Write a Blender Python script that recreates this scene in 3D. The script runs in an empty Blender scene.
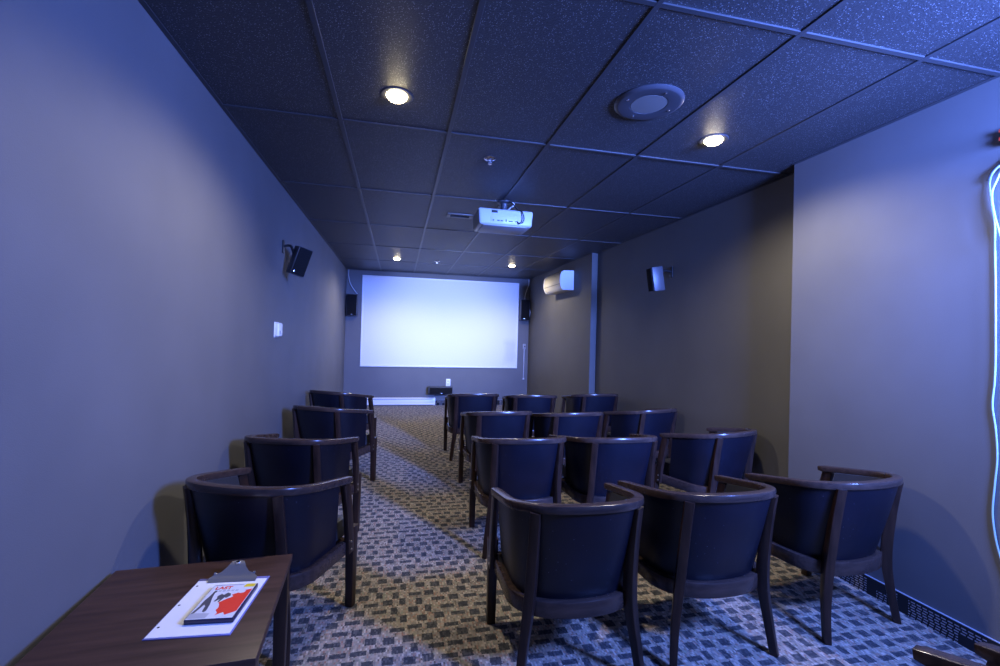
import bpy, bmesh, math, random
from mathutils import Vector, Matrix
random.seed(7)
PI = math.pi
SC = bpy.context.scene
COL = SC.collection
H = 2.5387                       # ceiling height
CAMZ = 1.3347
XL, XR, XREC, XFAR = -0.965, 2.534, 2.66, 2.575
YC, YP, YE, YN = 2.53, 5.86, 8.917, -0.36

# ------------------------------------------------------------------ materials
def new_mat(name):
    m = bpy.data.materials.new(name); m.use_nodes = True
    nt = m.node_tree
    return m, nt, nt.nodes['Principled BSDF']

def simple(name, col, rough=0.5, metal=0.0, spec=0.5, emis=None, estr=0.0):
    m, nt, b = new_mat(name)
    b.inputs['Base Color'].default_value = (*col, 1)
    b.inputs['Roughness'].default_value = rough
    b.inputs['Metallic'].default_value = metal
    b.inputs['Specular IOR Level'].default_value = spec
    if emis:
        b.inputs['Emission Color'].default_value = (*emis, 1)
        b.inputs['Emission Strength'].default_value = estr
    return m

class NG:
    """small helper for node graphs"""
    def __init__(s, nt): s.nt = nt
    def n(s, t, **kw):
        nd = s.nt.nodes.new(t)
        for k, v in kw.items(): setattr(nd, k, v)
        return nd
    def link(s, a, b): s.nt.links.new(a, b)
    def math(s, op, a, b=None, c=None):
        nd = s.n('ShaderNodeMath', operation=op)
        for i, v in enumerate((a, b, c)):
            if v is None: continue
            if isinstance(v, (int, float)): nd.inputs[i].default_value = v
            else: s.link(v, nd.inputs[i])
        return nd.outputs[0]
    def pos(s):
        tc = s.n('ShaderNodeTexCoord'); return tc.outputs['Object']
    def sep(s, v):
        nd = s.n('ShaderNodeSeparateXYZ'); s.link(v, nd.inputs[0]); return nd.outputs
    def comb(s, x, y, z=0.0):
        nd = s.n('ShaderNodeCombineXYZ')
        for i, v in enumerate((x, y, z)):
            if isinstance(v, (int, float)): nd.inputs[i].default_value = v
            else: s.link(v, nd.inputs[i])
        return nd.outputs[0]
    def noise(s, v, scale, detail=2.0, rough=0.5):
        nd = s.n('ShaderNodeTexNoise'); s.link(v, nd.inputs['Vector'])
        nd.inputs['Scale'].default_value = scale; nd.inputs['Detail'].default_value = detail
        nd.inputs['Roughness'].default_value = rough
        return nd.outputs
    def white(s, v):
        nd = s.n('ShaderNodeTexWhiteNoise', noise_dimensions='3D'); s.link(v, nd.inputs['Vector']); return nd.outputs
    def ramp(s, f, stops):
        nd = s.n('ShaderNodeValToRGB'); s.link(f, nd.inputs[0])
        el = nd.color_ramp.elements
        while len(el) < len(stops): el.new(0.5)
        for e, (p, c) in zip(el, stops): e.position = p; e.color = (*c, 1)
        return nd.outputs[0]
    def mix(s, f, a, b, mode='MIX'):
        nd = s.n('ShaderNodeMix', data_type='RGBA', blend_type=mode)
        for sock, v in ((nd.inputs[0], f), (nd.inputs[6], a), (nd.inputs[7], b)):
            if isinstance(v, (int, float)): sock.default_value = v
            elif isinstance(v, tuple): sock.default_value = (*v, 1)
            else: s.link(v, sock)
        return nd.outputs[2]
    def bump(s, h, bsdf, strength=0.3, dist=0.01):
        nd = s.n('ShaderNodeBump'); nd.inputs['Strength'].default_value = strength
        nd.inputs['Distance'].default_value = dist
        s.link(h, nd.inputs['Height']); s.link(nd.outputs[0], bsdf.inputs['Normal'])

def mat_wall(name, col):
    m, nt, b = new_mat(name); g = NG(nt); p = g.pos()
    n1 = g.noise(p, 2.2, 3.0)[0]
    c = g.ramp(n1, [(0.3, tuple(x*0.93 for x in col)), (0.7, tuple(x*1.05 for x in col))])
    g.link(c, b.inputs['Base Color'])
    b.inputs['Roughness'].default_value = 0.62
    b.inputs['Specular IOR Level'].default_value = 0.35
    n2 = g.noise(p, 260.0, 2.0)[0]
    g.bump(n2, b, 0.25, 0.002)
    return m

def mat_ceiling():
    m, nt, b = new_mat('painted_ceiling_tile'); g = NG(nt); p = g.pos()
    n1 = g.noise(p, 150.0, 3.0, 0.65)[0]
    v = g.n('ShaderNodeTexVoronoi'); g.link(p, v.inputs['Vector']); v.inputs['Scale'].default_value = 150.0
    sp = g.white(v.outputs['Position'])[0]
    near = g.math('LESS_THAN', v.outputs['Distance'], 0.30)
    spk = g.math('MULTIPLY', near, g.math('GREATER_THAN', sp, 0.66))
    c = g.ramp(n1, [(0.3, (0.032, 0.032, 0.035)), (0.75, (0.058, 0.058, 0.063))])
    c2 = g.mix(g.math('MULTIPLY', spk, 0.75), c, (0.36, 0.36, 0.37))
    g.link(c2, b.inputs['Base Color'])
    b.inputs['Roughness'].default_value = 0.5
    b.inputs['Specular IOR Level'].default_value = 0.5
    h = g.math('ADD', n1, g.math('MULTIPLY', spk, 0.6))
    g.bump(h, b, 0.6, 0.004)
    return m

def mat_carpet():
    m, nt, b = new_mat('patterned_carpet'); g = NG(nt); p = g.pos()
    X, Y, Z = g.sep(p)
    W_, H_ = 0.082, 0.070
    ys = g.math('DIVIDE', Y, H_); row = g.math('FLOOR', ys)
    fy = g.math('SUBTRACT', g.math('SUBTRACT', ys, row), 0.5)
    odd = g.math('MODULO', g.math('ABSOLUTE', row), 2.0)
    rn = g.white(g.comb(row, 3.7))[0]
    xs = g.math('ADD', g.math('DIVIDE', X, W_), g.math('ADD', g.math('MULTIPLY', odd, 0.5), g.math('MULTIPLY', rn, 0.2)))
    col = g.math('FLOOR', xs)
    fx = g.math('SUBTRACT', g.math('SUBTRACT', xs, col), 0.5)
    wn = g.white(g.comb(col, row, 1.3))
    k = wn[0]
    r2 = g.sep(wn[1])
    fx = g.math('ADD', fx, g.math('MULTIPLY', g.math('SUBTRACT', r2[0], 0.5), 0.22))
    fy = g.math('ADD', fy, g.math('MULTIPLY', g.math('SUBTRACT', r2[1], 0.5), 0.26))
    # half sizes: square / wide bar / tall bar / small
    isw = g.math('LESS_THAN', k, 0.30)
    ist = g.math('GREATER_THAN', k, 0.80)
    a = g.math('ADD', 0.29, g.math('SUBTRACT', g.math('MULTIPLY', isw, 0.12), g.math('MULTIPLY', ist, 0.10)))
    bb = g.math('ADD', 0.33, g.math('SUBTRACT', g.math('MULTIPLY', ist, 0.07), g.math('MULTIPLY', isw, 0.12)))
    edge = g.noise(p, 190.0, 1.0)[0]
    wob = g.math('MULTIPLY', g.math('SUBTRACT', edge, 0.5), 0.14)
    inx = g.math('LESS_THAN', g.math('ADD', g.math('ABSOLUTE', fx), wob), a)
    iny = g.math('LESS_THAN', g.math('ADD', g.math('ABSOLUTE', fy), wob), bb)
    mask = g.math('MULTIPLY', inx, iny)
    # yarn loops
    yw = g.math('FLOOR', g.math('DIVIDE', X, 0.0075)); yl = g.math('FLOOR', g.math('DIVIDE', Y, 0.013))
    yc = g.white(g.comb(yw, yl, 0.5))
    light = g.ramp(yc[0], [(0.0, (0.11, 0.09, 0.065)), (0.25, (0.37, 0.315, 0.235)), (0.5, (0.20, 0.185, 0.16)), (0.75, (0.52, 0.455, 0.355)), (0.88, (0.30, 0.16, 0.11)), (1.0, (0.26, 0.29, 0.21))])
    dark = g.ramp(yc[0], [(0.0, (0.032, 0.033, 0.036)), (0.6, (0.055, 0.056, 0.058)), (1.0, (0.11, 0.105, 0.095))])
    big = g.noise(p, 1.1, 2.0)[0]
    light = g.mix(1.0, light, g.ramp(big, [(0.3, (0.86, 0.86, 0.88)), (0.7, (1.1, 1.08, 1.05))]), 'MULTIPLY')
    c = g.mix(mask, light, dark)
    g.link(c, b.inputs['Base Color'])
    b.inputs['Roughness'].default_value = 0.95
    b.inputs['Specular IOR Level'].default_value = 0.12
    b.inputs['Sheen Weight'].default_value = 0.1
    fxy = g.math('ABSOLUTE', g.math('SUBTRACT', g.math('FRACT', g.math('DIVIDE', X, 0.0055)), 0.5))
    g.bump(g.math('ADD', g.math('MULTIPLY', fxy, -1.0), yc[0]), b, 0.5, 0.004)
    return m

def mat_carpet_base():
    m, nt, b = new_mat('carpet_base_strip'); g = NG(nt); p = g.pos()
    X, Y, Z = g.sep(p)
    L = g.math('ADD', X, Y)
    row = g.math('FLOOR', g.math('DIVIDE', Z, 0.0125))
    fr = g.math('FRACT', g.math('DIVIDE', Z, 0.0125))
    sh = g.math('MULTIPLY', g.white(g.comb(row, 1.0))[0], 0.4)
    q = g.math('ADD', g.math('DIVIDE', L, 0.026), sh)
    dash = g.math('MULTIPLY', g.math('LESS_THAN', g.math('FRACT', q), 0.72), g.math('LESS_THAN', fr, 0.42))
    blk = g.white(g.comb(g.math('FLOOR', g.math('DIVIDE', L, 0.052)), g.math('FLOOR', g.math('DIVIDE', Z, 0.05)), 2.0))[0]
    dash = g.math('MULTIPLY', dash, g.math('LESS_THAN', blk, 0.76))
    dash = g.math('MULTIPLY', dash, g.math('LESS_THAN', Z, 0.085))
    c = g.mix(dash, (0.012, 0.011, 0.012), (0.36, 0.33, 0.34))
    g.link(c, b.inputs['Base Color']); b.inputs['Roughness'].default_value = 0.9
    return m

def mat_wood(name, c1, c2, rough=0.3, along='Z', scale=1.0):
    m, nt, b = new_mat(name); g = NG(nt); p = g.pos()
    mp = g.n('ShaderNodeMapping'); g.link(p, mp.inputs[0])
    s = {'X': (2.5, 30, 30), 'Y': (30, 2.5, 30), 'Z': (30, 30, 2.5)}[along]
    mp.inputs['Scale'].default_value = tuple(x*scale for x in s)
    n1 = g.noise(mp.outputs[0], 1.6, 5.0, 0.6)[0]
    c = g.ramp(n1, [(0.3, c1), (0.72, c2)])
    g.link(c, b.inputs['Base Color'])
    b.inputs['Roughness'].default_value = rough
    b.inputs['Specular IOR Level'].default_value = 0.4
    g.bump(n1, b, 0.08, 0.002)
    return m

def mat_fabric(name, c1, c2, rough=0.85, sheen=0.4, scol=(0.3, 0.35, 0.8)):
    m, nt, b = new_mat(name); g = NG(nt); p = g.pos()
    n1 = g.noise(p, 320.0, 2.0)[0]
    n2 = g.noise(p, 9.0, 3.0)[0]
    f = g.math('ADD', g.math('MULTIPLY', n1, 0.6), g.math('MULTIPLY', n2, 0.4))
    c = g.ramp(f, [(0.35, c1), (0.65, c2)])
    v = g.n('ShaderNodeTexVoronoi'); g.link(p, v.inputs['Vector']); v.inputs['Scale'].default_value = 70.0
    lint = g.math('MULTIPLY', g.math('LESS_THAN', v.outputs['Distance'], 0.09), g.math('GREATER_THAN', g.white(v.outputs['Position'])[0], 0.86))
    c = g.mix(g.math('MULTIPLY', lint, 0.7), c, (0.25, 0.27, 0.36))
    g.link(c, b.inputs['Base Color'])
    b.inputs['Roughness'].default_value = rough
    b.inputs['Specular IOR Level'].default_value = 0.45
    b.inputs['Sheen Weight'].default_value = sheen
    b.inputs['Sheen Roughness'].default_value = 0.5
    b.inputs['Sheen Tint'].default_value = (*scol, 1)
    g.bump(n1, b, 0.25, 0.002)
    return m

def mat_screen():
    m, nt, b = new_mat('projection_screen_white'); g = NG(nt); p = g.pos()
    X, Y, Z = g.sep(p)
    n1 = g.noise(p, 60.0, 2.0)[0]
    c = g.ramp(n1, [(0.3, (0.78, 0.79, 0.80)), (0.7, (0.84, 0.84, 0.85))])
    # a faint grey patch near the lower right corner
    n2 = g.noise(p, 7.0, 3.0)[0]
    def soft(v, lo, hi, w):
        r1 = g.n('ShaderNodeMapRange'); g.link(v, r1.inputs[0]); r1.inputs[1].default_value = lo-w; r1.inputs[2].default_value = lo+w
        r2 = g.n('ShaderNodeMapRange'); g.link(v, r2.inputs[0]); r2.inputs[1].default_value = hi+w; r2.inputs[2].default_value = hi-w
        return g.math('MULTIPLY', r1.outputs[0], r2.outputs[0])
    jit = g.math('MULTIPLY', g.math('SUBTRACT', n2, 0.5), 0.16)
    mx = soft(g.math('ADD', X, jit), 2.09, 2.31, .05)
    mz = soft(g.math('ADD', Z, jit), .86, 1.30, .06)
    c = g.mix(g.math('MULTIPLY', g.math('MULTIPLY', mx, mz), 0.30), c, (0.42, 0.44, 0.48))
    g.link(c, b.inputs['Base Color']); b.inputs['Roughness'].default_value = 0.8
    return m

M = {}
WALLC = (0.150, 0.148, 0.150)
M['wall'] = mat_wall('grey_wall_paint', WALLC)
M['wall_taupe'] = mat_wall('taupe_wall_paint', (0.118, 0.112, 0.104))
M['ceiling'] = mat_ceiling()
M['tbar'] = simple('ceiling_grid_metal', (0.050, 0.050, 0.054), 0.42, 0.0, 0.5)
M['carpet'] = mat_carpet()
M['cbase'] = mat_carpet_base()
M['cbase_edge'] = simple('base_edge_strip', (0.42, 0.42, 0.45), 0.4)
M['wood'] = mat_wood('espresso_wood', (0.012, 0.0065, 0.005), (0.040, 0.019, 0.012), 0.33)
M['rail'] = mat_wood('espresso_wood_rail', (0.028, 0.018, 0.015), (0.062, 0.038, 0.029), 0.24, 'X')
M['table'] = mat_wood('walnut_laminate', (0.036, 0.017, 0.011), (0.080, 0.040, 0.027), 0.46, 'X', 0.8)
M['fabric'] = mat_fabric('navy_upholstery', (0.002, 0.0025, 0.006), (0.004, 0.005, 0.012), 0.40, 0.0)
M['lining'] = mat_fabric('charcoal_lining', (0.018, 0.018, 0.020), (0.030, 0.030, 0.033), 0.45, 0.1, (0.6, 0.6, 0.6))
M['bolt'] = simple('bolt_steel', (0.5, 0.48, 0.45), 0.3, 1.0)
M['black'] = simple('black_plastic', (0.012, 0.012, 0.014), 0.45)
M['grille'] = simple('black_grille_cloth', (0.008, 0.008, 0.009), 0.9, 0, 0.2)
M['spk'] = simple('speaker_vinyl', (0.045, 0.045, 0.052), 0.42)
M['white'] = simple('white_plastic', (0.88, 0.88, 0.88), 0.38)
M['projwhite'] = simple('projector_shell', (0.46, 0.47, 0.47), 0.4)
M['projpanel'] = simple('projector_panel', (0.52, 0.52, 0.48), 0.4)
M['ivory'] = simple('ivory_plastic', (0.74, 0.73, 0.68), 0.4)
M['beige'] = simple('beige_plastic', (0.62, 0.56, 0.42), 0.45)
M['greyp'] = simple('grey_plastic', (0.30, 0.30, 0.31), 0.45)
M['darkslot'] = simple('dark_slot', (0.01, 0.01, 0.01), 0.7)
M['whitemetal'] = simple('white_enamel', (0.80, 0.80, 0.82), 0.32)
M['paper'] = simple('white_paper', (0.82, 0.82, 0.82), 0.75)
M['board'] = simple('clear_board', (0.20, 0.20, 0.42), 0.2)
M['nickel'] = simple('nickel_clip', (0.50, 0.48, 0.44), 0.3, 0.9)
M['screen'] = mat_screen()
M['chrome'] = simple('chrome', (0.75, 0.75, 0.78), 0.22, 1.0)
M['bluegrey'] = simple('painted_metal_ring', (0.055, 0.055, 0.062), 0.42)
M['mesh'] = simple('grey_perforated_mesh', (0.21, 0.20, 0.18), 0.5, 0.2)
M['cable'] = simple('pale_cable', (0.42, 0.60, 0.62), 0.4)
M['wire'] = simple('white_wire', (0.62, 0.62, 0.64), 0.4)
M['red'] = simple('red_print', (0.86, 0.06, 0.03), 0.35)
M['yellow'] = simple('yellow_sticker', (0.80, 0.62, 0.03), 0.4)
M['cover'] = simple('white_cover', (0.74, 0.75, 0.78), 0.25)
M['ink'] = simple('grey_ink', (0.09, 0.085, 0.10), 0.4)
M['palegrey'] = simple('pale_grey_print', (0.45, 0.46, 0.50), 0.4)
M['case'] = simple('dvd_case_plastic', (0.016, 0.015, 0.05), 0.3)
M['bulb'] = simple('lamp_glow', (1, 0.95, 0.8), 0.4, emis=(1.0, 0.84, 0.52), estr=42.0)
M['lens'] = simple('glass_lens', (0.02, 0.02, 0.03), 0.05, 0.0, 1.0)

# ------------------------------------------------------------------ object helpers
def link(name, bm, mats, parent=None, smooth=True, loc=None):
    bmesh.ops.recalc_face_normals(bm, faces=bm.faces[:])
    me = bpy.data.meshes.new(name)
    bm.to_mesh(me); bm.free()
    if not isinstance(mats, (list, tuple)): mats = [mats]
    for m in mats: me.materials.append(m)
    if smooth:
        for p in me.polygons: p.use_smooth = True
        try: me.set_sharp_from_angle(angle=math.radians(38))
        except Exception: pass
    o = bpy.data.objects.new(name, me); COL.objects.link(o)
    if parent is not None: o.parent = parent
    if loc is not None: o.location = loc
    return o

def thing(name, label, cat, loc=(0, 0, 0), rot=(0, 0, 0), group=None):
    o = bpy.data.objects.new(name, None); COL.objects.link(o)
    o.empty_display_size = 0.1
    o.location = loc; o.rotation_euler = rot
    return tag(o, label, cat, group)

def tag(o, label, cat, group=None):
    o['label'] = label; o['category'] = cat
    if group: o['group'] = group
    return o

def struct(name, bm, mats, smooth=False):
    o = link(name, bm, mats, None, smooth); o['kind'] = 'structure'; return o

def box(bm, x0, x1, y0, y1, z0, z1, bev=0.0, mi=0, seg=2, mat=None):
    r = bmesh.ops.create_cube(bm, size=1.0)
    vs = r['verts']
    for v in vs:
        v.co = Vector(((x0+x1)/2 + v.co.x*(x1-x0), (y0+y1)/2 + v.co.y*(y1-y0), (z0+z1)/2 + v.co.z*(z1-z0)))
    fs = list({f for v in vs for f in v.link_faces})
    if bev > 0:
        es = list({e for v in vs for e in v.link_edges})
        rb = bmesh.ops.bevel(bm, geom=es, offset=bev, segments=seg, profile=0.5, affect='EDGES', clamp_overlap=True)
        fs = [f for f in bm.faces if f in set(rb['faces']) or (f.is_valid and f in set(fs))]
        vs = list({v for f in fs for v in f.verts})
    for f in fs:
        if f.is_valid: f.material_index = mi
    if mat is not None:
        for v in {v for f in fs if f.is_valid for v in f.verts}: v.co = mat @ v.co
    return fs

def prism(bm, poly, axis, a, b, mi=0):
    """poly in the plane normal to axis, extruded from a to b"""
    def P(u, v, w):
        return {'x': (w, u, v), 'y': (u, w, v), 'z': (u, v, w)}[axis]
    A = [bm.verts.new(P(u, v, a)) for u, v in poly]; B = [bm.verts.new(P(u, v, b)) for u, v in poly]
    fs = [bm.faces.new(A[::-1]), bm.faces.new(B)]
    n = len(poly)
    for i in range(n): fs.append(bm.faces.new((A[i], A[(i+1) % n], B[(i+1) % n], B[i])))
    for f in fs: f.material_index = mi
    return fs

def cyl(bm, c, r0, r1, h, axis='z', seg=24, mi=0, cap=True):
    """frustum from c along +axis of height h"""
    c = Vector(c)
    def P(t, r, w):
        x, y = r*math.cos(t), r*math.sin(t)
        return c + Vector({'z': (x, y, w), 'y': (x, w, y), 'x': (w, x, y)}[axis])
    A = [bm.verts.new(P(2*PI*i/seg, r0, 0)) for i in range(seg)]
    B = [bm.verts.new(P(2*PI*i/seg, r1, h)) for i in range(seg)]
    fs = []
    for i in range(seg): fs.append(bm.faces.new((A[i], A[(i+1) % seg], B[(i+1) % seg], B[i])))
    if cap: fs += [bm.faces.new(A[::-1]), bm.faces.new(B)]
    for f in fs: f.material_index = mi
    return fs

def lathe(bm, prof, c=(0, 0, 0), seg=32, mi=0):
    """prof: list of (r, z); revolved about z through c"""
    c = Vector(c); rings = []
    for r, z in prof:
        if r < 1e-6: rings.append([bm.verts.new(c + Vector((0, 0, z)))])
        else: rings.append([bm.verts.new(c + Vector((r*math.cos(2*PI*i/seg), r*math.sin(2*PI*i/seg), z))) for i in range(seg)])
    for A, B in zip(rings, rings[1:]):
        for i in range(seg):
            j = (i+1) % seg
            if len(A) == 1 and len(B) == 1: continue
            if len(A) == 1: f = bm.faces.new((A[0], B[i], B[j]))
            elif len(B) == 1: f = bm.faces.new((A[i], A[j], B[0]))
            else: f = bm.faces.new((A[i], A[j], B[j], B[i]))
            f.material_index = mi

def smooth_path(pts, n=8):
    pts = [Vector(p) for p in pts]; out = []
    for i in range(len(pts)-1):
        p0 = pts[max(i-1, 0)]; p1 = pts[i]; p2 = pts[i+1]; p3 = pts[min(i+2, len(pts)-1)]
        for k in range(n):
            t = k/n
            out.append(0.5*((2*p1) + (p2-p0)*t + (2*p0-5*p1+4*p2-p3)*t*t + (3*p1-p0-3*p2+p3)*t**3))
    out.append(pts[-1]); return out

def sweep(bm, pts, sizes, ref=(0, 0, 1), ch=0.22, mi=0, taper_end=0.0):
    """rounded-rectangle section (a along ref, b across) swept along pts"""
    pts = [Vector(p) for p in pts]; n = len(pts); ref = Vector(ref)
    rings = []
    for i, p in enumerate(pts):
        T = (pts[min(i+1, n-1)] - pts[max(i-1, 0)]).normalized()
        A = (ref - ref.dot(T)*T).normalized(); B = T.cross(A)
        a, b = sizes[i] if isinstance(sizes, list) else sizes
        a *= .5; b *= .5; c = ch*2*min(a, b); c2 = c*0.3
        sec = [(a-c, b), (-(a-c), b), (-(a-c2), b-c2), (-a, b-c), (-a, -(b-c)), (-(a-c2), -(b-c2)), (-(a-c), -b), (a-c, -b), (a-c2, -(b-c2)), (a, -(b-c)), (a, b-c), (a-c2, b-c2)]
        rings.append([bm.verts.new(p + A*u + B*v) for u, v in sec])
    m = 12
    for R0, R1 in zip(rings, rings[1:]):
        for k in range(m):
            bm.faces.new((R0[k], R0[(k+1) % m], R1[(k+1) % m], R1[k])).material_index = mi
    for Rr, s in ((rings[0], -1), (rings[-1], 1)):
        f = bm.faces.new(Rr if s > 0 else Rr[::-1]); f.material_index = mi

def tube(bm, pts, r, seg=8, mi=0):
    pts = [Vector(p) for p in pts]; n = len(pts); rings = []
    prev = None
    for i, p in enumerate(pts):
        T = (pts[min(i+1, n-1)] - pts[max(i-1, 0)]).normalized()
        ref = prev if prev is not None else (Vector((0, 0, 1)) if abs(T.z) < .9 else Vector((1, 0, 0)))
        A = (ref - ref.dot(T)*T).normalized(); prev = A; B = T.cross(A)
        rr = r[i] if isinstance(r, list) else r
        rings.append([bm.verts.new(p + (A*math.cos(2*PI*k/seg) + B*math.sin(2*PI*k/seg))*rr) for k in range(seg)])
    for R0, R1 in zip(rings, rings[1:]):
        for k in range(seg): bm.faces.new((R0[k], R0[(k+1) % seg], R1[(k+1) % seg], R1[k])).material_index = mi
    bm.faces.new(rings[0][::-1]).material_index = mi; bm.faces.new(rings[-1]).material_index = mi

# ------------------------------------------------------------------ room shell
bm = bmesh.new(); box(bm, XL-.12, XREC+.15, YN-.3, YE+.12, -0.1, 0.0); struct('floor', bm, M['carpet'])
bm = bmesh.new(); box(bm, XL-.12, XREC+.15, YN-.3, YE+.12, H, H+.1); struct('ceiling', bm, M['ceiling'])
bm = bmesh.new(); box(bm, XL-.12, XL, YN-.3, YE+.12, 0, H); struct('wall_left', bm, M['wall'])
bm = bmesh.new()
box(bm, XR, XREC+.15, YN-.3, YC, 0, H)
struct('wall_right', bm, M['wall'])
bm = bmesh.new(); box(bm, XREC, XREC+.15, YC, YP, 0, H)
struct('wall_recess', bm, M['wall_taupe'])
bm = bmesh.new(); box(bm, XFAR, XREC+.15, YP, YE+.12, 0, H)
struct('wall_right_far', bm, M['wall_taupe'])
bm = bmesh.new(); box(bm, XL, XFAR, YE, YE+.12, 0, H); struct('wall_far', bm, M['wall'])
# wall behind the viewer, with a narrow high opening added for the blue light
DX0, DX1, DZ0, DZ = 2.22, 2.515, 1.55, 2.46
bm = bmesh.new()
for a in ((XL, DX0, 0, H), (DX1, XR, 0, H), (DX0, DX1, 0, DZ0), (DX0, DX1, DZ, H)): box(bm, a[0], a[1], YN-.12, YN, a[2], a[3])
struct('wall_near', bm, M['wall'])
# ceiling grid
GX0, GW, GY0, GD = -0.350, 0.610, 1.4587, 1.2356
bm = bmesh.new()
for i in range(-1, 6):
    x = GX0 + i*GW
    if XL+.02 < x < XREC-.02:
        y0 = YN if x < XR else YC
        y1 = YE
        box(bm, x-.012, x+.012, y0, y1, H-.006, H+.002, 0.0015, seg=1)
for j in range(-3, 7):
    y = GY0 + j*GD
    if YN+.05 < y < YE-.02:
        xr = XR if y < YC else (XREC if y < YP else XFAR)
        box(bm, XL, xr, y-.012, y+.012, H-.0055, H+.002, 0.0015, seg=1)
# wall angle
box(bm, XL, XL+.022, YN, YE, H-.005, H+.002)
box(bm, XR-.022, XR, YN, YC, H-.005, H+.002)
box(bm, XREC-.022, XREC, YC, YP, H-.005, H+.002)
box(bm, XFAR-.022, XFAR, YP, YE, H-.005, H+.002)
box(bm, XL, XFAR, YE-.022, YE, H-.005, H+.002)
o = struct('trim_1', bm, M['tbar'])
# carpet base strips with a pale top edge
def base(name, segs):
    bm = bmesh.new()
    for (x0, x1, y0, y1, ed) in segs:
        box(bm, x0, x1, y0, y1, 0, 0.094, mi=0)
        box(bm, x0-(ed[0] if ed[0] < 0 else 0), x1, y0, y1, 0.094, 0.097, mi=1) if False else box(bm, x0, x1, y0, y1, 0.094, 0.097, mi=1)
    struct(name, bm, [M['cbase'], M['cbase_edge']])
base('baseboard_right', [(XR-.009, XR, YN, YC, (0,)), (XREC-.009, XREC, YC+.02, YP, (0,)), (XFAR-.009, XFAR, YP, YE, (0,))])
base('baseboard_left', [(XL, XL+.009, YN, YE, (0,))])
base('baseboard_far', [(XL+.01, XFAR-.01, YE-.009, YE, (0,))])

# ------------------------------------------------------------------ chairs
RW, RWT, RYC, RB, RYT, RN, RZB, RZT = .293, .298, -.052, .272, .171, 2.367, .737, .653
def plan(W, Wt, yc, B, yt, n, N=96):
    """horseshoe from right tip round the back to left tip, evenly spaced"""
    raw = [Vector((Wt, yt, 0))]
    for i in range(241):
        t = PI*i/240
        c, s = math.cos(t), math.sin(t)
        raw.append(Vector((W*math.copysign(abs(c)**(2/n), c), yc - B*abs(s)**(2/n), 0)))
    raw.append(Vector((-Wt, yt, 0)))
    L = [0]
    for a, b in zip(raw, raw[1:]): L.append(L[-1] + (b-a).length)
    out = []; j = 0
    for k in range(N+1):
        s = L[-1]*k/N
        while j < len(raw)-2 and L[j+1] < s: j += 1
        f = (s-L[j])/max(L[j+1]-L[j], 1e-9)
        out.append(raw[j].lerp(raw[j+1], min(max(f, 0), 1)))
    return out
def rail_z(y): return RZB + (RZT-RZB)*(y-(RYC-RB))/(RYT-(RYC-RB))
def inset(cv, d):
    n = len(cv); out = []
    for i, p in enumerate(cv):
        T = (cv[min(i+1, n-1)] - cv[max(i-1, 0)]).normalized()
        # path runs right tip -> back -> left tip (clockwise seen from above): inside is to the right of T
        Nn = Vector((T.y, -T.x, 0))
        out.append(p + Nn*d)
    return out
NS = 96
P_TOP = plan(RW, RWT, RYC, RB, RYT, RN, NS)
P_BOT = plan(.268, .272, -.035, .205, .215, 2.35, NS)
mid = inset(P_TOP, .02)
if abs(mid[NS//2].y) > abs(P_TOP[NS//2].y): mid = inset(P_TOP, -.02); SGN = -1
else: SGN = 1
def ins(cv, d): return inset(cv, SGN*d)

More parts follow.
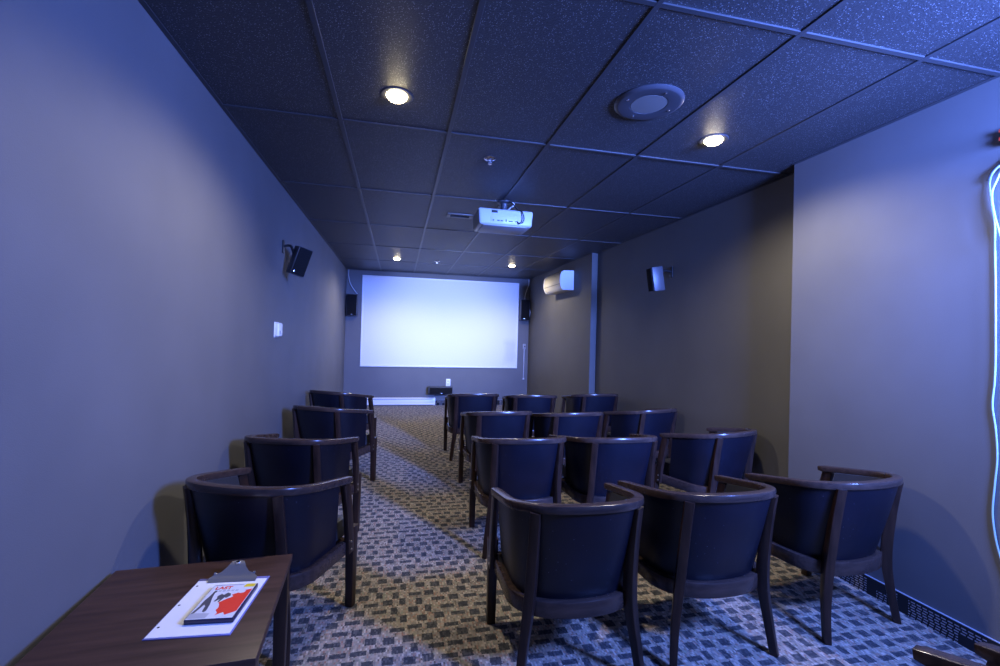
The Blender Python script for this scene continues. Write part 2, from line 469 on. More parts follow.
def make_chair():
    root = thing('tub_chair', 'x', 'chair')
    # top rail
    bm = bmesh.new()
    c = ins(P_TOP, .021)
    pts = [Vector((p.x, p.y, rail_z(p.y)-.0165)) for p in c]
    # rounded arm ends
    sizes = [(.032, .040)]*len(pts)
    sizes[0] = (.024, .030); sizes[-1] = (.024, .030)
    pts[0] = pts[0] + Vector((0, .008, 0)); pts[-1] = pts[-1] + Vector((0, .008, 0))
    sizes = list(sizes)
    sweep(bm, pts, sizes, (0, 0, 1), 0.2)
    link('top_rail', bm, M['rail'], root)
    # lower frame
    bm = bmesh.new()
    cb = ins(P_BOT, .014)
    sweep(bm, [Vector((p.x, p.y, .308)) for p in cb[2:-2]], (.062, .030), (0, 0, 1), 0.12)
    box(bm, -.262, .262, .19, .218, .280, .338, .004)
    link('seat_rail', bm, M['rail'], root)
    # upholstered shell: panels
    def shell(i0, i1, off_t, off_b, z0, zdrop, bulge, out=True):
        bm = bmesh.new(); rows = 8
        ct, cbm = ins(P_TOP, off_t), ins(P_BOT, off_b)
        th = .010
        grids = []
        for layer in (0, 1):
            gt, gb = ins(P_TOP, off_t + th*layer), ins(P_BOT, off_b + th*layer)
            G = []
            for i in range(i0, i1+1):
                u = (i-i0)/(i1-i0); line = []
                nx = (gt[i]-ins(P_TOP, off_t+.05)[i]) if False else None
                for r in range(rows+1):
                    t = r/rows
                    pb, pt = gb[i], gt[i]
                    zt = rail_z(P_TOP[i].y) - zdrop
                    q = pb.lerp(pt, t)
                    T = (P_TOP[min(i+1, NS)] - P_TOP[max(i-1, 0)]).normalized()
                    Nn = Vector((T.y, -T.x, 0))*SGN
                    bl = bulge*math.sin(PI*t)*(math.sin(PI*min(max(u, 0.02), 0.98))**.5)
                    q = q - Nn*bl if out else q + Nn*bl
                    # rounded lip at the border
                    line.append(bm.verts.new(Vector((q.x, q.y, z0 + (zt-z0)*t))))
                G.append(line)
            grids.append(G)
        A, B = grids; n = i1-i0
        for i in range(n):
            for r in range(rows):
                bm.faces.new((A[i][r], A[i+1][r], A[i+1][r+1], A[i][r+1]))
                bm.faces.new((B[i][r], B[i][r+1], B[i+1][r+1], B[i+1][r]))
            bm.faces.new((A[i][0], B[i][0], B[i+1][0], A[i+1][0]))
            bm.faces.new((A[i][rows], A[i+1][rows], B[i+1][rows], B[i][rows]))
        for r in range(rows):
            bm.faces.new((A[0][r], A[0][r+1], B[0][r+1], B[0][r]))
            bm.faces.new((A[n][r], B[n][r], B[n][r+1], A[n][r+1]))
        return bm
    # index of rear post on the curve (x = +-.212 behind)
    ip = min(range(NS//2), key=lambda i: abs(P_TOP[i].x-.200) + (0 if P_TOP[i].y < -.2 else 9))
    ia = 7
    link('back_panel', shell(ip, NS-ip, 0.014, .027, .334, .034, .006), M['fabric'], root)
    link('side_panel', shell(ia, ip, 0.014, .027, .334, .034, .004), M['fabric'], root)
    link('side_panel', shell(NS-ip, NS-ia, 0.014, .027, .334, .034, .004), M['fabric'], root)
    link('inner_lining', shell(ia, NS-ia, .036, .034, .36, .030, .018, out=False), M['lining'], root)
    # rear legs run on as posts up to the rail
    for s in (1, -1):
        bm = bmesh.new()
        pth = smooth_path([(s*.248, -.232, 0), (s*.233, -.214, .13), (s*.213, -.203, .27), (s*.204, -.207, .38), (s*.202, -.226, .54), (s*.203, -.2505, rail_z(-.26)-.030)], 6)
        n = len(pth)
        sz = []
        for i, p in enumerate(pth):
            z = p.z
            w = .028 + .011*min(1, z/.3)
            d = .032 + .014*math.exp(-((z-.36)/.18)**2) + .006*max(0, (z-.42)/.28)
            sz.append((w, d))
        sweep(bm, pth, sz, (math.cos(.55), s*math.sin(.55), 0), 0.1)
        link('rear_leg', bm, M['wood'], root)
    for s in (1, -1):
        # arm post
        bm = bmesh.new()
        pth = smooth_path([(s*.277, .190, .282), (s*.277, .182, .38), (s*.279, .160, .50), (s*.280, .128, rail_z(.13)-.030)], 6)
        sweep(bm, pth, [(.026, .046 + .008*i/len(pth)) for i in range(len(pth))], (1, 0, 0), 0.12)
        ap = link('arm_post', bm, M['wood'], root)
        for z in (.300, .335):
            bm = bmesh.new(); cyl(bm, (s*.289, .186, z), .0055, .0045, s*.004, 'x', 10)
            link('bolt', bm, M['bolt'], ap)
        # front leg
        bm = bmesh.new()
        pth = smooth_path([(s*.266, .236, 0), (s*.266, .234, .14), (s*.267, .230, .28), (s*.267, .229, .395)], 5)
        sweep(bm, pth, [(.038 + .008*p.z/.4, .038 + .008*p.z/.4) for p in pth], (1, 0, 0), 0.1)
        link('front_leg', bm, M['wood'], root)
    # seat cushion
    bm = bmesh.new()
    cs = ins(P_BOT, .048)
    outl = [(p.x, p.y) for p in cs[3:-3]]
    outl = [(outl[0][0], .262)] + outl + [(outl[-1][0], .262)]
    prism(bm, outl, 'z', .338, .425)
    top = [e for e in bm.edges if all(abs(v.co.z-.425) < 1e-5 for v in e.verts)]
    bmesh.ops.bevel(bm, geom=top, offset=.018, segments=3, profile=.6, affect='EDGES', clamp_overlap=True)
    link('seat', bm, M['lining'], root)
    return root

proto = make_chair()
def copy_tree(o, parent=None):
    c = o.copy(); COL.objects.link(c)
    if parent is not None: c.parent = parent
    for ch in list(o.children): copy_tree(ch, c)
    return c
CH = [
 (0.724, 1.871, -0.016, 'aisle chair of the nearest row, large, its rear legs cut by the bottom edge'),
 (1.369, 1.899, 0.021, 'middle tub chair of the big near row, between the aisle chair and the wall chair'),
 (2.136, 1.956, 0.134, 'tub chair beside the blue-lit right wall, its near rear legs by the base strip'),
 (-0.531, 2.252, -0.404, 'tub chair directly behind the wooden side table with clipboard'),
 (-0.565, 3.090, -0.292, 'second tub chair along the left wall, just ahead of the one by the side table'),
 (-0.533, 4.252, -0.479, 'third tub chair along the left wall counting from the side table'),
 (-0.590, 5.325, -0.578, 'left wall tub chair farthest from the side table, nearest the white heater'),
 (0.804, 2.953, -0.023, 'aisle tub chair of the second row, just ahead of the nearest aisle chair'),
 (1.427, 2.919, 0.005, 'middle tub chair of the second row from the viewer, between its aisle and wall chairs'),
 (2.270, 3.012, 0.306, 'tub chair turned inward against the dark wall, at the end of the second row'),
 (0.869, 3.953, 0.026, 'aisle tub chair of the third row back from the viewer'),
 (1.488, 3.869, 0.072, 'middle tub chair of the third row back from the viewer'),
 (2.279, 3.993, 0.269, 'wall-side tub chair of the third row back, turned slightly inward'),
 (0.840, 5.147, -0.005, 'aisle tub chair of the row nearest the screen, full splayed rear leg showing'),
 (1.485, 5.019, -0.085, 'middle tub chair of the row nearest the screen'),
 (2.267, 5.118, 0.075, 'tub chair of the row nearest the screen below the blue-lit wall corner strip'),
 (0.985, 0.560, 0.35, 'chair showing only one brown blunt arm tip over the blue-lit carpet'),
 (1.640, 0.645, 0.06, 'chair showing only a rounded arm end in the bottom right corner'),
]
for i, (x, y, r, lab) in enumerate(CH):
    o = proto if i == 0 else copy_tree(proto)
    o.location = (x, y, 0); o.rotation_euler = (0, 0, r)
    o['label'] = lab; o['category'] = 'chair'; o['group'] = 'dark wood tub chairs with navy backs'

# ------------------------------------------------------------------ side table and what lies on it
TZ = .485
t = thing('side_table', 'low square dark wood side table against the left wall', 'table', (-.640, 1.590, 0), (0, 0, math.radians(3.4)))
bm = bmesh.new(); box(bm, -.285, .285, -.305, .285, TZ-.026, TZ, .003); link('tabletop', bm, M['table'], t)
bm = bmesh.new()
for s in (1, -1):
    box(bm, -.235, .235, s*.245-.009, s*.245+.009, TZ-.085, TZ-.027)
    box(bm, s*.245-.009, s*.245+.009, -.235, .235, TZ-.085, TZ-.027)
link('apron', bm, M['wood'], t)
for sx in (1, -1):
    for sy in (1, -1):
        bm = bmesh.new()
        sweep(bm, [(sx*.255, sy*.255, 0), (sx*.255, sy*.255, .2), (sx*.255, sy*.255, TZ-.0265)], [(.038, .038), (.043, .043), (.048, .048)], (1, 0, 0), .08)
        link('leg', bm, M['wood'], t)
# clipboard
ca = math.radians(-5.0)
cb_ = thing('clipboard', 'clipboard with nickel clip lying on the side table', 'clipboard', (-.5335, 1.577, TZ), (0, 0, math.radians(-4.2)))
bm = bmesh.new(); box(bm, -.112, .112, -.158, .158, 0, .003, .001); link('board', bm, M['board'], cb_)
def clip_part():
    bm = bmesh.new()
    # base plate, folded: profile along y, widths along x
    prof = [(-.076, .076, .124, .0055), (-.076, .076, .140, .013), (-.066, .066, .146, .018), (-.044, .044, .154, .025), (-.032, .032, .163, .034), (-.025, .025, .172, .042), (-.020, .020, .180, .047), (-.010, .010, .186, .048)]
    up = [[bm.verts.new((a, y, z)) for a in (x0, x0*.5, 0, x1*.5, x1)] for x0, x1, y, z in prof]
    lo = [[bm.verts.new((a, y-.001, z-.0015)) for a in (x0, x0*.5, 0, x1*.5, x1)] for x0, x1, y, z in prof]
    n = len(prof)
    for i in range(n-1):
        for k in range(4):
            bm.faces.new((up[i][k], up[i][k+1], up[i+1][k+1], up[i+1][k]))
            bm.faces.new((lo[i][k], lo[i+1][k], lo[i+1][k+1], lo[i][k+1]))
        for k in (0, 4): bm.faces.new((up[i][k], up[i+1][k], lo[i+1][k], lo[i][k]))
    for i in (0, n-1):
        for k in range(4): bm.faces.new((up[i][k], up[i][k+1], lo[i][k+1], lo[i][k]))
    return bm
cl = link('clip', clip_part(), M['nickel'], cb_)
bm = bmesh.new(); tube(bm, [(-.062, .156, .016), (.062, .156, .016)], .0045, 10)
cyl(bm, (-.066, .156, .016), .008, .008, .007, 'x', 12); cyl(bm, (.059, .156, .016), .008, .008, .007, 'x', 12)
link('spring_rod', bm, M['chrome'], cl)
bm = bmesh.new(); cyl(bm, (0, .176, .0435), .007, .007, .005, 'z', 14); link('hanging_eyelet', bm, M['chrome'], cl)
pp = thing('paper_sheet', 'white punched sheet of paper held on the clipboard', 'paper', (-.5335, 1.577, TZ+.0032), (0, 0, math.radians(-4.2)))
bm = bmesh.new(); box(bm, -.108, .108, -.154, .140, 0, .0012); link('sheet', bm, M['paper'], pp)
for yy in (-.108, 0, .108):
    bm = bmesh.new(); cyl(bm, (-.098, yy, .0012), .0036, .0036, .0003, 'z', 12); link('punched_hole', bm, M['darkslot'], pp)
# disc case
DV = thing('dvd_case', 'DVD case with red and white cover lying on the paper on the clipboard', 'dvd case', (-.5015, 1.563, TZ+.0046), (0, 0, math.radians(-4.6)))
bm = bmesh.new(); box(bm, -.0665, .0665, -.095, .095, 0, .0145, .0025); link('case', bm, M['case'], DV)
bm = bmesh.new(); box(bm, -.064, .0625, -.093, .093, .0143, .0149)
cov = link('cover', bm, M['cover'], DV)
def flat(name, poly, mat, z=.0149, h=.0003):
    bm = bmesh.new(); prism(bm, poly, 'z', z, z+h); return link(name, bm, mat, cov, smooth=False)
flat('red_figure', [(.0610, .060), (.040, .052), (.030, .040), (.012, .030), (.020, .018), (.004, .004), (-.010, -.012), (-.004, -.020), (.002, -.038), (.000, -.052), (.010, -.066), (.008, -.078), (.026, -.064), (.034, -.078), (.048, -.070), (.0610, -.060)], M['red'])
flat('white_blob', [(.026, .046), (.034, .052), (.046, .050), (.044, .040), (.034, .036), (.026, .039)], M['cover'], .0152)
flat('standing_figure', [(-.050, .052), (-.044, .056), (-.040, .050), (-.044, .044), (-.040, .020), (-.036, .002), (-.030, -.020), (-.026, -.052), (-.030, -.060), (-.036, -.056), (-.040, -.028), (-.046, -.020), (-.054, -.062), (-.062, -.066), (-.056, -.030), (-.056, .000), (-.052, .020), (-.050, .040)], M['ink'])
flat('small_figures', [(-.028, .024), (-.020, .036), (-.012, .030), (-.004, .042), (.006, .036), (.010, .024), (.002, .012), (-.004, .016), (-.010, -.010), (-.014, -.010), (-.014, .008), (-.022, -.006), (-.027, -.004), (-.024, .010)], M['ink'])
flat('ground_tint', [(-.0635, -.062), (-.010, -.066), (-.012, -.090), (-.0635, -.090)], M['palegrey'], .01485, .0001)
flat('yellow_sticker', [(.028, .078), (.034, .091), (.0615, .091), (.0615, .073), (.032, .072)], M['yellow'])
flat('top_band', [(-.062, .086), (.026, .086), (.026, .091), (-.062, .091)], M['palegrey'])
for k in range(6):
    x = -.050 + k*.0125
    flat('subtitle_mark', [(x, .050), (x+.008, .050), (x+.008, .060), (x+.003, .057), (x, .060)], M['palegrey'])
cu = bpy.data.curves.new('title_lettering', 'FONT'); cu.body = 'LAST'; cu.size = .0225; cu.extrude = .0003
cu.offset = .0006
cu.materials.append(M['red'])
tmp = bpy.data.objects.new('title_lettering', cu); COL.objects.link(tmp)
bpy.context.view_layer.update()
tme = bpy.data.meshes.new_from_object(tmp.evaluated_get(bpy.context.evaluated_depsgraph_get()))
bpy.data.objects.remove(tmp); bpy.data.curves.remove(cu)
tme.name = 'title_lettering'
to = bpy.data.objects.new('title_lettering', tme); COL.objects.link(to); to.parent = cov; to.location = (-.054, .0635, .0152)

# ------------------------------------------------------------------ far wall: screen, heater, speakers, fittings
sc_ = thing('projection_screen', 'large white projection screen on the far wall', 'screen', ((-.683+2.348)/2, YE, .733))
sx0, sx1, sz0, sz1 = -.683, 2.348, .733, 2.445
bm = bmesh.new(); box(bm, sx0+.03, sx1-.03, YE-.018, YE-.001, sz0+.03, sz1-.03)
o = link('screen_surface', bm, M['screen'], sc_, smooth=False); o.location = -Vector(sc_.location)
bm = bmesh.new()
for a in ((sx0, sx1, sz0, sz0+.03), (sx0, sx1, sz1-.03, sz1), (sx0, sx0+.03, sz0+.03, sz1-.03), (sx1-.03, sx1, sz0+.03, sz1-.03)):
    box(bm, a[0], a[1], YE-.026, YE-.001, a[2], a[3], .004)
o = link('border_frame', bm, M['white'], sc_); o.location = -Vector(sc_.location)

ht = thing('baseboard_heater', 'long white baseboard heater at the foot of the far wall', 'heater', (0.0, YE-.01, 0.012))
hx0, hx1 = -.62, .727
bm = bmesh.new()
prism(bm, [(0, .0), (-.050, .0), (-.062, .012), (-.062, .020), (-.052, .030), (-.056, .095), (-.050, .112), (-.060, .116), (-.052, .134), (0, .140)], 'x', hx0, hx1)
link('casing', bm, M['whitemetal'], ht)
bm = bmesh.new(); box(bm, hx0+.05, hx1-.05, -.0625, -.050, .111, .117); link('air_slot', bm, M['darkslot'], ht)
for x in (hx0, hx1-.03):
    bm = bmesh.new(); prism(bm, [(0, -.001), (-.064, -.001), (-.066, .02), (-.060, .125), (-.052, .141), (0, .143)], 'x', x-.001, x+.031)
    link('end_cap', bm, M['whitemetal'], ht)

def box_speaker(name, label, cx, cz, w, h, d, group, badge=True, yback=YE-.012):
    t = thing(name, label, 'speaker', (cx, yback, cz-h/2), group=group)
    bm = bmesh.new(); box(bm, -w/2, w/2, -d, 0, 0, h, .008); link('cabinet', bm, M['spk'], t)
    bm = bmesh.new(); box(bm, -w/2+.010, w/2-.010, -d-.008, -d+.001, .012, h-.012, .005); g = link('grille', bm, M['grille'], t)
    if badge:
        bm = bmesh.new(); box(bm, -.016, .016, -d-.0105, -d-.0075, .024, .034, .001); link('badge', bm, M['chrome'], g)
    bm = bmesh.new(); box(bm, -.03, .03, -.004, .0115, h*.35, h*.65); link('wall_bracket', bm, M['black'], t)
    return t
box_speaker('wall_speaker', 'black upright speaker left of the projection screen', -.845, 1.868, .19, .40, .15, 'black wall speakers')
box_speaker('wall_speaker', 'black upright speaker right of the projection screen', 2.452, 1.905, .19, .42, .15, 'black wall speakers')
t = thing('center_speaker', 'low wide black speaker on the far wall under the outlet', 'speaker', (.815, YE-.012, .228))
bm = bmesh.new(); box(bm, -.232, .232, -.16, 0, 0, .136, .008); link('cabinet', bm, M['spk'], t)
bm = bmesh.new(); box(bm, -.205, .224, -.168, -.159, .008, .128, .004); g = link('grille', bm, M['grille'], t)
bm = bmesh.new(); box(bm, -.005, .035, -.171, -.1675, .014, .026, .001); link('badge', bm, M['chrome'], g)
bm = bmesh.new(); box(bm, -.10, .10, -.02, .0115, -.045, .02); link('wall_bracket', bm, M['black'], t)

t = thing('outlet_plate', 'white outlet plate on the far wall above the wide black speaker', 'outlet', (.976, YE, .439))
bm = bmesh.new(); box(bm, -.043, .043, -.008, 0, -.070, .070, .003); link('cover_plate', bm, M['white'], t)
for z in (.028, -.028):
    bm = bmesh.new(); box(bm, -.018, .018, -.0095, -.0075, z-.020, z+.020, .004); s = link('socket', bm, M['ivory'], t)
    bm = bmesh.new()
    for x in (-.007, .007): box(bm, x-.0015, x+.0015, -.0102, -.0094, z-.006, z+.008)
    link('slot', bm, M['darkslot'], s)

t = thing('wall_control', 'small grey control switch with thin raceway right of the screen', 'switch', (2.492, YE, 1.17))
bm = bmesh.new(); box(bm, -.034, .034, -.02, 0, -.055, .055, .004); link('control_box', bm, M['greyp'], t)
bm = bmesh.new(); cyl(bm, (.004, -.034, .006), .013, .013, .016, 'y', 18); link('knob', bm, M['black'], t)
bm = bmesh.new(); box(bm, -.008, .008, -.012, 0, -.64, -.055, .002); link('raceway', bm, M['palegrey'], t)
bm = bmesh.new(); box(bm, -.016, .016, -.016, 0, -.665, -.632, .003); link('raceway_end', bm, M['wire'], t)

def cable(name, label, pts, r, mat, group=None, n=10):
    bm = bmesh.new(); tube(bm, smooth_path(pts, n), r, 8); return tag(link(name, bm, mat), label, 'cable', group)
cable('speaker_cable', 'white wire curving from ceiling down to the speaker left of the screen', [(-.93, YE-.03, H-.004), (-.925, YE-.05, 2.40), (-.89, YE-.05, 2.26), (-.82, YE-.04, 2.15), (-.765, YE-.03, 2.085)], .008, M['wire'], 'loose wires at the far speakers')
cable('speaker_cable', 'white wire looping from ceiling down to the speaker right of the screen', [(2.545, YE-.03, H-.004), (2.535, YE-.06, 2.42), (2.50, YE-.05, 2.30), (2.47, YE-.05, 2.20), (2.475, YE-.03, 2.117)], .008, M['wire'], 'loose wires at the far speakers')
cable('speaker_cable', 'short white wire bulging out beside the right-hand far speaker', [(2.549, YE-.05, 2.00), (2.558, YE-.10, 1.92), (2.563, YE-.12, 1.86), (2.558, YE-.10, 1.78), (2.549, YE-.06, 1.73)], .008, M['wire'], 'loose wires at the far speakers')

# ------------------------------------------------------------------ side wall speakers
def side_speaker(label, c, s, wallx, mountz, rotz, tilt):
    """s = direction the front faces along x"""
    t = thing('bracket_speaker', label, 'speaker', (wallx, c[1]+.03, mountz), group='speakers on side wall brackets')
    R = Matrix.Rotation(tilt, 4, 'Y') @ Matrix.Rotation(rotz, 4, 'Z')
    off = Vector((c[0]-wallx, -.03, c[2]-mountz))
    def add(name, mat, par, x0, x1, y0, y1, z0, z1, bev):
        bm = bmesh.new(); box(bm, x0, x1, y0, y1, z0, z1, bev)
        Mx = Matrix.Translation(off) @ R
        for v in bm.verts: v.co = Mx @ v.co
        return link(name, bm, mat, par)
    add('cabinet', M['spk'], t, -.055, .055, -.058, .058, -.118, .118, .006)
    xf = s*.055
    g = add('grille', M['grille'], t, min(xf, xf+s*.012), max(xf, xf+s*.010), -.053, .053, -.112, .112, .004)
    xb = s*.0645
    add('badge', M['chrome'], g, min(xb, xb+s*.002), max(xb, xb+s*.002), -.045, -.029, -.102, -.090, .0005)
    bm = bmesh.new(); box(bm, min(0, s*.010), max(0, s*.010), -.025, .025, -.06, .05, .003); link('mounting_plate', bm, M['black'], t)
    bm = bmesh.new(); tube(bm, smooth_path([(s*.008, 0, 0), (off.x*.45, -.005, .004), (off.x - s*.045, off.y, off.z+.06)], 6), .011, 10)
    link('bracket_arm', bm, M['black'], t)
    return t
side_speaker('small black speaker on a bracket on the left wall', (-.825, 4.10, 1.930), 1, XL, 2.055, -1.0, math.radians(17))
side_speaker('small black speaker on a bracket on the dark right wall', (2.470, 4.07, 1.955), -1, XREC, 2.045, -0.10, math.radians(-9))

# thermostat on left wall
t = thing('thermostat', 'white thermostat on the left wall below the bracket speaker', 'thermostat', (XL, 4.00, 1.353))
bm = bmesh.new(); box(bm, -.006, .006, -.062, .062, -.062, .062, .003); link('back_plate', bm, M['white'], t)
bm = bmesh.new(); box(bm, .0055, .038, -.056, .056, -.056, .056, .014, seg=4); bd = link('body', bm, M['white'], t)
bm = bmesh.new(); box(bm, .036, .0395, -.040, -.018, -.036, -.008); link('display_slot', bm, M['greyp'], bd)
bm = bmesh.new(); cyl(bm, (.037, .018, -.024), .010, .008, .006, 'x', 14); link('dial', bm, M['ivory'], bd)

# wall air conditioner
t = thing('air_conditioner', 'white wall air conditioner high on the right wall before the screen', 'air conditioner', (XFAR, 6.92, 2.09))
prof = [(.008, .0), (-.165, .0), (-.190, .030), (-.212, .085), (-.218, .150), (-.212, .215), (-.195, .262), (-.160, .288), (.008, .292)]
bm = bmesh.new(); prism(bm, [(x, z) for x, z in prof], 'y', -.385, .385); link('housing', bm, M['beige'], t)
prof2 = [(x*1.02, (z-.146)*1.02+.146) for x, z in prof]
prof2 = [(min(x, .004) , z) for x, z in prof2]
for y in (-.402, .384):
    bm = bmesh.new(); prism(bm, prof2, 'y', y, y+.018); link('end_panel', bm, M['white'], t)
bm = bmesh.new()
prism(bm, [(-.186, .018), (-.194, .030), (-.216, .084), (-.213, .086), (-.190, .033)], 'y', -.36, .36); link('air_flap', bm, M['beige'], t)
bm = bmesh.new(); box(bm, -.2165, -.205, -.37, .37, .088, .093); link('panel_gap', bm, M['darkslot'], t)

# ------------------------------------------------------------------ ceiling: projector, lamps, speaker, sprinklers, vent
PX, PY, PZ = .880, 3.83, 2.378
t = thing('projector', 'white projector hanging from the ceiling over the second row', 'projector', (PX, PY, H))
def L(bm):
    for v in bm.verts: v.co = v.co + Vector((0, 0, PZ-H))
    return bm
bm = bmesh.new()
box(bm, -.243, .243, 0, .33, -.072, .068, .020, seg=4)
for v in bm.verts:
    if v.co.z < -.02: v.co.x *= 0.965
link('body', L(bm), M['projwhite'], t)
bm = bmesh.new(); box(bm, -.20, .19, .012, .31, -.0785, -.060, .006); link('underside_cover', L(bm), M['greyp'], t)
bm = bmesh.new(); box(bm, -.135, .13, -.003, .004, -.052, .010, .002); pb = link('port_panel', L(bm), M['projpanel'], t)
for i, (x0, x1, z0, z1) in enumerate([(-.118, -.106, -.040, -.030), (-.080, -.058, -.040, -.031), (-.050, -.028, -.040, -.031), (-.004, .004, -.044, -.022), (.022, .058, -.040, -.032), (.080, .094, -.040, -.030)]):
    bm = bmesh.new(); box(bm, x0, x1, -.005, -.002, z0, z1); link('port', L(bm), M['darkslot'], pb)
bm = bmesh.new(); box(bm, -.130, -.075, -.002, .004, .030, .052, .002); link('recessed_latch', L(bm), M['darkslot'], t)
bm = bmesh.new()
for k in range(8): box(bm, .012, .118, -.002, .004, .018+.0045*k, .020+.0045*k)
link('air_grille', L(bm), M['palegrey'], t)
bm = bmesh.new(); cyl(bm, (-.06, .325, 0), .040, .036, .035, 'y', 28); ln = link('lens_ring', L(bm), M['black'], t)
bm = bmesh.new(); cyl(bm, (-.06, .352, 0), .030, .030, .0095, 'y', 28); link('lens', L(bm), M['lens'], ln)
bm = bmesh.new()
lathe(bm, [(0, 0), (.062, 0), (.062, -.012), (.030, -.020), (.028, -.068), (.045, -.074), (.05, -.086), (0, -.086)], (0, .10, 0), 24)
box(bm, -.07, .07, .05, .15, -.098, -.084, .003)
link('ceiling_mount', bm, M['bluegrey'], t)
bm = bmesh.new(); tube(bm, smooth_path([(.03, .06, -.004), (.06, .03, -.03), (.10, .0, -.09), (.135, -.012, -.105), (.150, -.03, -.165), (.138, -.032, -.205), (.112, -.025, -.212), (.100, -.004, -.195)], 8), .0055, 8)
link('power_cord', bm, M['black'], t)
bm = bmesh.new(); tube(bm, smooth_path([(.04, .10, -.004), (.07, .07, -.012), (.085, .07, -.035), (.06, .07, -.05), (.03, .09, -.08)], 8), .006, 8)
link('signal_cable', bm, M['wire'], t)

LAMPS = [(-.040, 2.350, 'downlight in the ceiling above the aisle, nearest the viewer'), (1.787, 2.358, 'downlight in the blue-lit ceiling near the round ceiling speaker'),
         (-.052, 7.340, 'downlight near the screen above its left side'), (1.800, 7.320, 'downlight near the screen above its right side')]
for x, y, lab in LAMPS:
    t = thing('downlight', lab, 'ceiling light', (x, y, H), group='recessed ceiling downlights')
    bm = bmesh.new(); lathe(bm, [(.052, .004), (.052, -.002), (.060, -.006), (.078, -.004), (.082, 0), (.082, .004)], seg=36); link('trim_ring', bm, M['bluegrey'], t)
    bm = bmesh.new(); lathe(bm, [(0, -.030), (.020, -.028), (.038, -.021), (.049, -.010), (.053, 0), (.053, .003), (0, .003)], seg=28); link('bulb', bm, M['bulb'], t)
    ld = bpy.data.lights.new('downlight_beam', 'SPOT'); ld.energy = 72 if y < 5 else 64
    ld.color = (1.0, 0.90, 0.75); ld.spot_size = math.radians(160); ld.spot_blend = 0.55; ld.shadow_soft_size = .045
    lo = bpy.data.objects.new('downlight_beam', ld); COL.objects.link(lo); lo.parent = t; lo.location = (0, 0, -.046)

t = thing('ceiling_speaker', 'round speaker with four screws set in the ceiling', 'speaker', (1.196, 2.075, H))
bm = bmesh.new(); lathe(bm, [(.168, .002), (.170, -.004), (.160, -.014), (.148, -.016), (.092, -.013), (.090, -.010), (0, -.010)], seg=56); link('ring', bm, M['bluegrey'], t)
bm = bmesh.new(); lathe(bm, [(.090, -.0095), (.088, -.0125), (.04, -.0135), (0, -.014)], seg=40); link('mesh_grille', bm, M['mesh'], t)
for k in range(4):
    a = k*PI/2 + .15
    bm = bmesh.new(); lathe(bm, [(.0055, -.013), (.0055, -.0172), (.003, -.0195), (0, -.0198)], (.125*math.cos(a), .125*math.sin(a), 0), 10); link('screw', bm, M['chrome'], t)

for x, y, lab in ((.567, 2.999, 'chrome sprinkler head in the ceiling in front of the projector'), (.573, 7.355, 'chrome sprinkler head in the ceiling between the far downlights')):
    t = thing('sprinkler_head', lab, 'sprinkler', (x, y, H), group='ceiling sprinkler heads')
    bm = bmesh.new(); lathe(bm, [(.018, .002), (.040, .001), (.043, -.004), (.036, -.011), (.024, -.014), (.022, -.004), (.018, .002)], seg=28); link('escutcheon', bm, M['chrome'], t)
    bm = bmesh.new(); lathe(bm, [(0, -.002), (.009, -.002), (.009, -.016), (.006, -.018), (.004, -.040), (0, -.040)], seg=14)
    for s in (1, -1): tube(bm, [(s*.008, 0, -.014), (s*.013, 0, -.026), (s*.004, 0, -.040)], .0022, 6)
    link('frame', bm, M['chrome'], t)
    bm = bmesh.new(); lathe(bm, [(0, -.039), (.014, -.040), (.015, -.042), (0, -.043)], seg=16); link('deflector', bm, M['chrome'], t)

t = thing('ceiling_vent', 'small rectangular vent in the ceiling left of the projector', 'vent', (.565, 4.515, H))
bm = bmesh.new()
for a in ((-.13, .13, -.075, -.045), (-.13, .13, .045, .075), (-.13, -.095, -.045, .045), (.095, .13, -.045, .045)): box(bm, a[0], a[1], a[2], a[3], -.008, .002, .002)
link('frame', bm, M['mesh'], t)
bm = bmesh.new(); box(bm, -.095, .095, -.045, .045, -.002, .001); link('opening', bm, M['darkslot'], t)
bm = bmesh.new()
for k in range(3): box(bm, -.095, .095, -.030+.028*k, -.026+.028*k, -.007, -.002)
link('louvre', bm, M['black'], t)

# ------------------------------------------------------------------ cables hanging on right wall
WX = XR-.006
cable('hanging_cable', 'long pale cable hanging down the right wall at the picture edge',
      [(WX, 1.452, 2.145), (WX-.004, 1.475, 2.125), (WX-.004, 1.492, 2.085), (WX-.004, 1.487, 1.99), (WX, 1.476, 1.90), (WX, 1.474, 1.80), (WX, 1.470, 1.64), (WX, 1.468, 1.50), (WX, 1.466, 1.32), (WX, 1.468, 1.20), (WX, 1.474, 1.10), (WX, 1.462, 1.00), (WX, 1.455, .88), (WX, 1.462, .76), (WX, 1.468, .64), (WX, 1.458, .54), (WX, 1.440, .46), (WX, 1.42, .40), (WX, 1.40, .34)], .0036, M['cable'], 'cables on the right wall', 8)
cable('hanging_cable', 'second pale cable looping beside the long one high on the right wall',
      [(WX, 1.448, 2.13), (WX-.012, 1.462, 2.08), (WX-.012, 1.480, 2.02), (WX-.012, 1.470, 1.93), (WX-.012, 1.455, 1.86), (WX-.008, 1.44, 1.78)], .0036, M['cable'], 'cables on the right wall', 8)
cable('black_lead', 'short black lead at the top of the pale cables on the right wall', [(WX, 1.41, 2.19), (WX, 1.44, 2.165), (WX, 1.462, 2.148), (WX-.008, 1.484, 2.12), (WX-.010, 1.497, 2.085)], .0046, M['black'])
t = thing('wall_bracket', 'black bracket with red clips on the right wall above the cables', 'bracket', (XR, 1.420, 2.265))
bm = bmesh.new(); box(bm, -.02, 0, -.035, .030, -.040, .030, .004); link('holder', bm, M['black'], t)
for z in (.022, -.014):
    bm = bmesh.new(); box(bm, -.025, -.010, .022, .038, z-.008, z+.008, .003); link('red_clip', bm, M['red'], t)

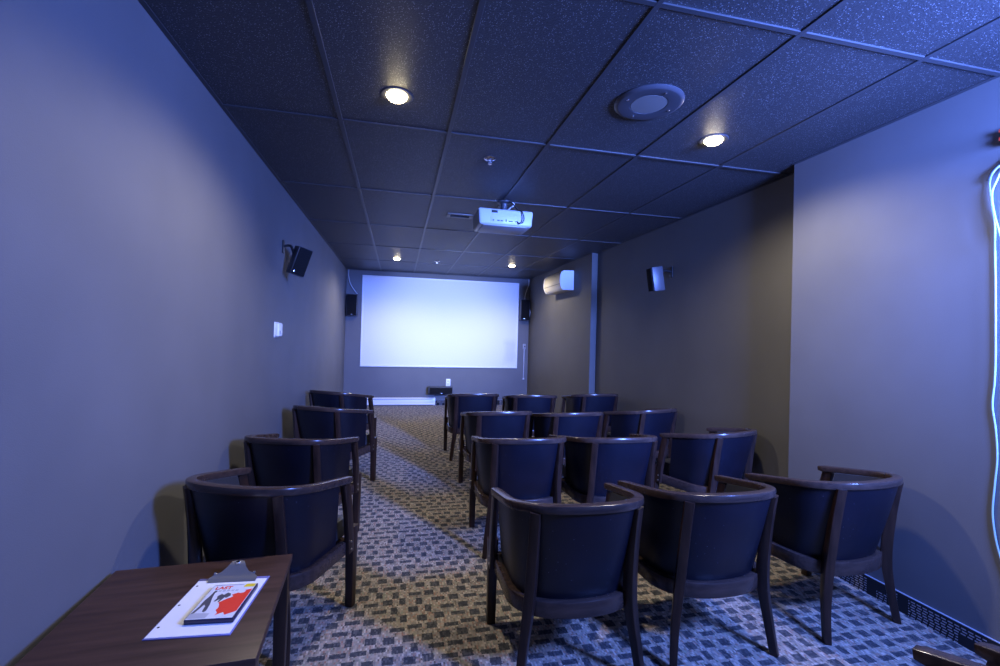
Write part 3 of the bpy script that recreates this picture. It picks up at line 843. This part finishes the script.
# ------------------------------------------------------------------ light
# added blue lights without lamps: one in the room, one at the opening
def area(name, loc, rot, sx, sy, e, col, spread=180):
    ld = bpy.data.lights.new(name, 'AREA'); ld.shape = 'RECTANGLE'; ld.size = sx; ld.size_y = sy
    ld.energy = e; ld.color = col; ld.spread = math.radians(spread)
    o = bpy.data.objects.new(name, ld); COL.objects.link(o); o.location = loc; o.rotation_euler = rot
    return o
BLUE = (0.12, 0.235, 1.0)
area('added_blue_near', (2.08, 0.15, 2.08), (math.radians(90), 0, math.radians(14)), 0.40, 0.60, 290, BLUE)  # no fixture; stands in for daylight, placed by the left wall shadows
area('added_blue_far', (2.385, YN-.03, 2.00), (math.radians(83), 0, math.radians(11)), 0.24, 0.75, 105, BLUE, 60)  # second added light, so that blue reaches the far wall
# projector beam
ld = bpy.data.lights.new('projector_beam', 'SPOT'); ld.energy = 330; ld.color = (0.80, 0.92, 1.0)
ld.spot_size = math.radians(42); ld.spot_blend = 1.0; ld.shadow_soft_size = .02
lo = bpy.data.objects.new('projector_beam', ld); COL.objects.link(lo)
lo.location = (PX-.06, PY+.375, PZ)
tgt = Vector((.90, YE, 1.50)); lo.rotation_euler = (tgt-Vector(lo.location)).to_track_quat('-Z', 'Y').to_euler()

w = bpy.data.worlds.new('world'); SC.world = w; w.use_nodes = True
w.node_tree.nodes['Background'].inputs[0].default_value = (0.2, 0.3, 0.9, 1)
w.node_tree.nodes['Background'].inputs[1].default_value = 0.3

# ------------------------------------------------------------------ camera
cam = bpy.data.cameras.new('camera'); co = bpy.data.objects.new('camera', cam); COL.objects.link(co)
cam.sensor_width = 36.0; cam.lens = 456.9254*36.0/1000.0; cam.clip_start = .02
yaw, pit, rol = 0.2190, 0.0107, 0.0267
fw = Vector((math.sin(yaw)*math.cos(pit), math.cos(yaw)*math.cos(pit), math.sin(pit)))
rt = Vector((math.cos(yaw), -math.sin(yaw), 0)); up = rt.cross(fw)
r2 = rt*math.cos(rol) + up*math.sin(rol); u2 = -rt*math.sin(rol) + up*math.cos(rol)
mw = Matrix((r2, u2, -fw)).transposed().to_4x4(); mw.translation = Vector((0, 0, CAMZ))
co.matrix_world = mw
SC.camera = co
vs = SC.view_settings
SC.display_settings.display_device = 'sRGB'
vs.view_transform = 'Standard'; vs.look = 'None'; vs.gamma = 1.0; vs.use_curve_mapping = False
vs.exposure = 0.13
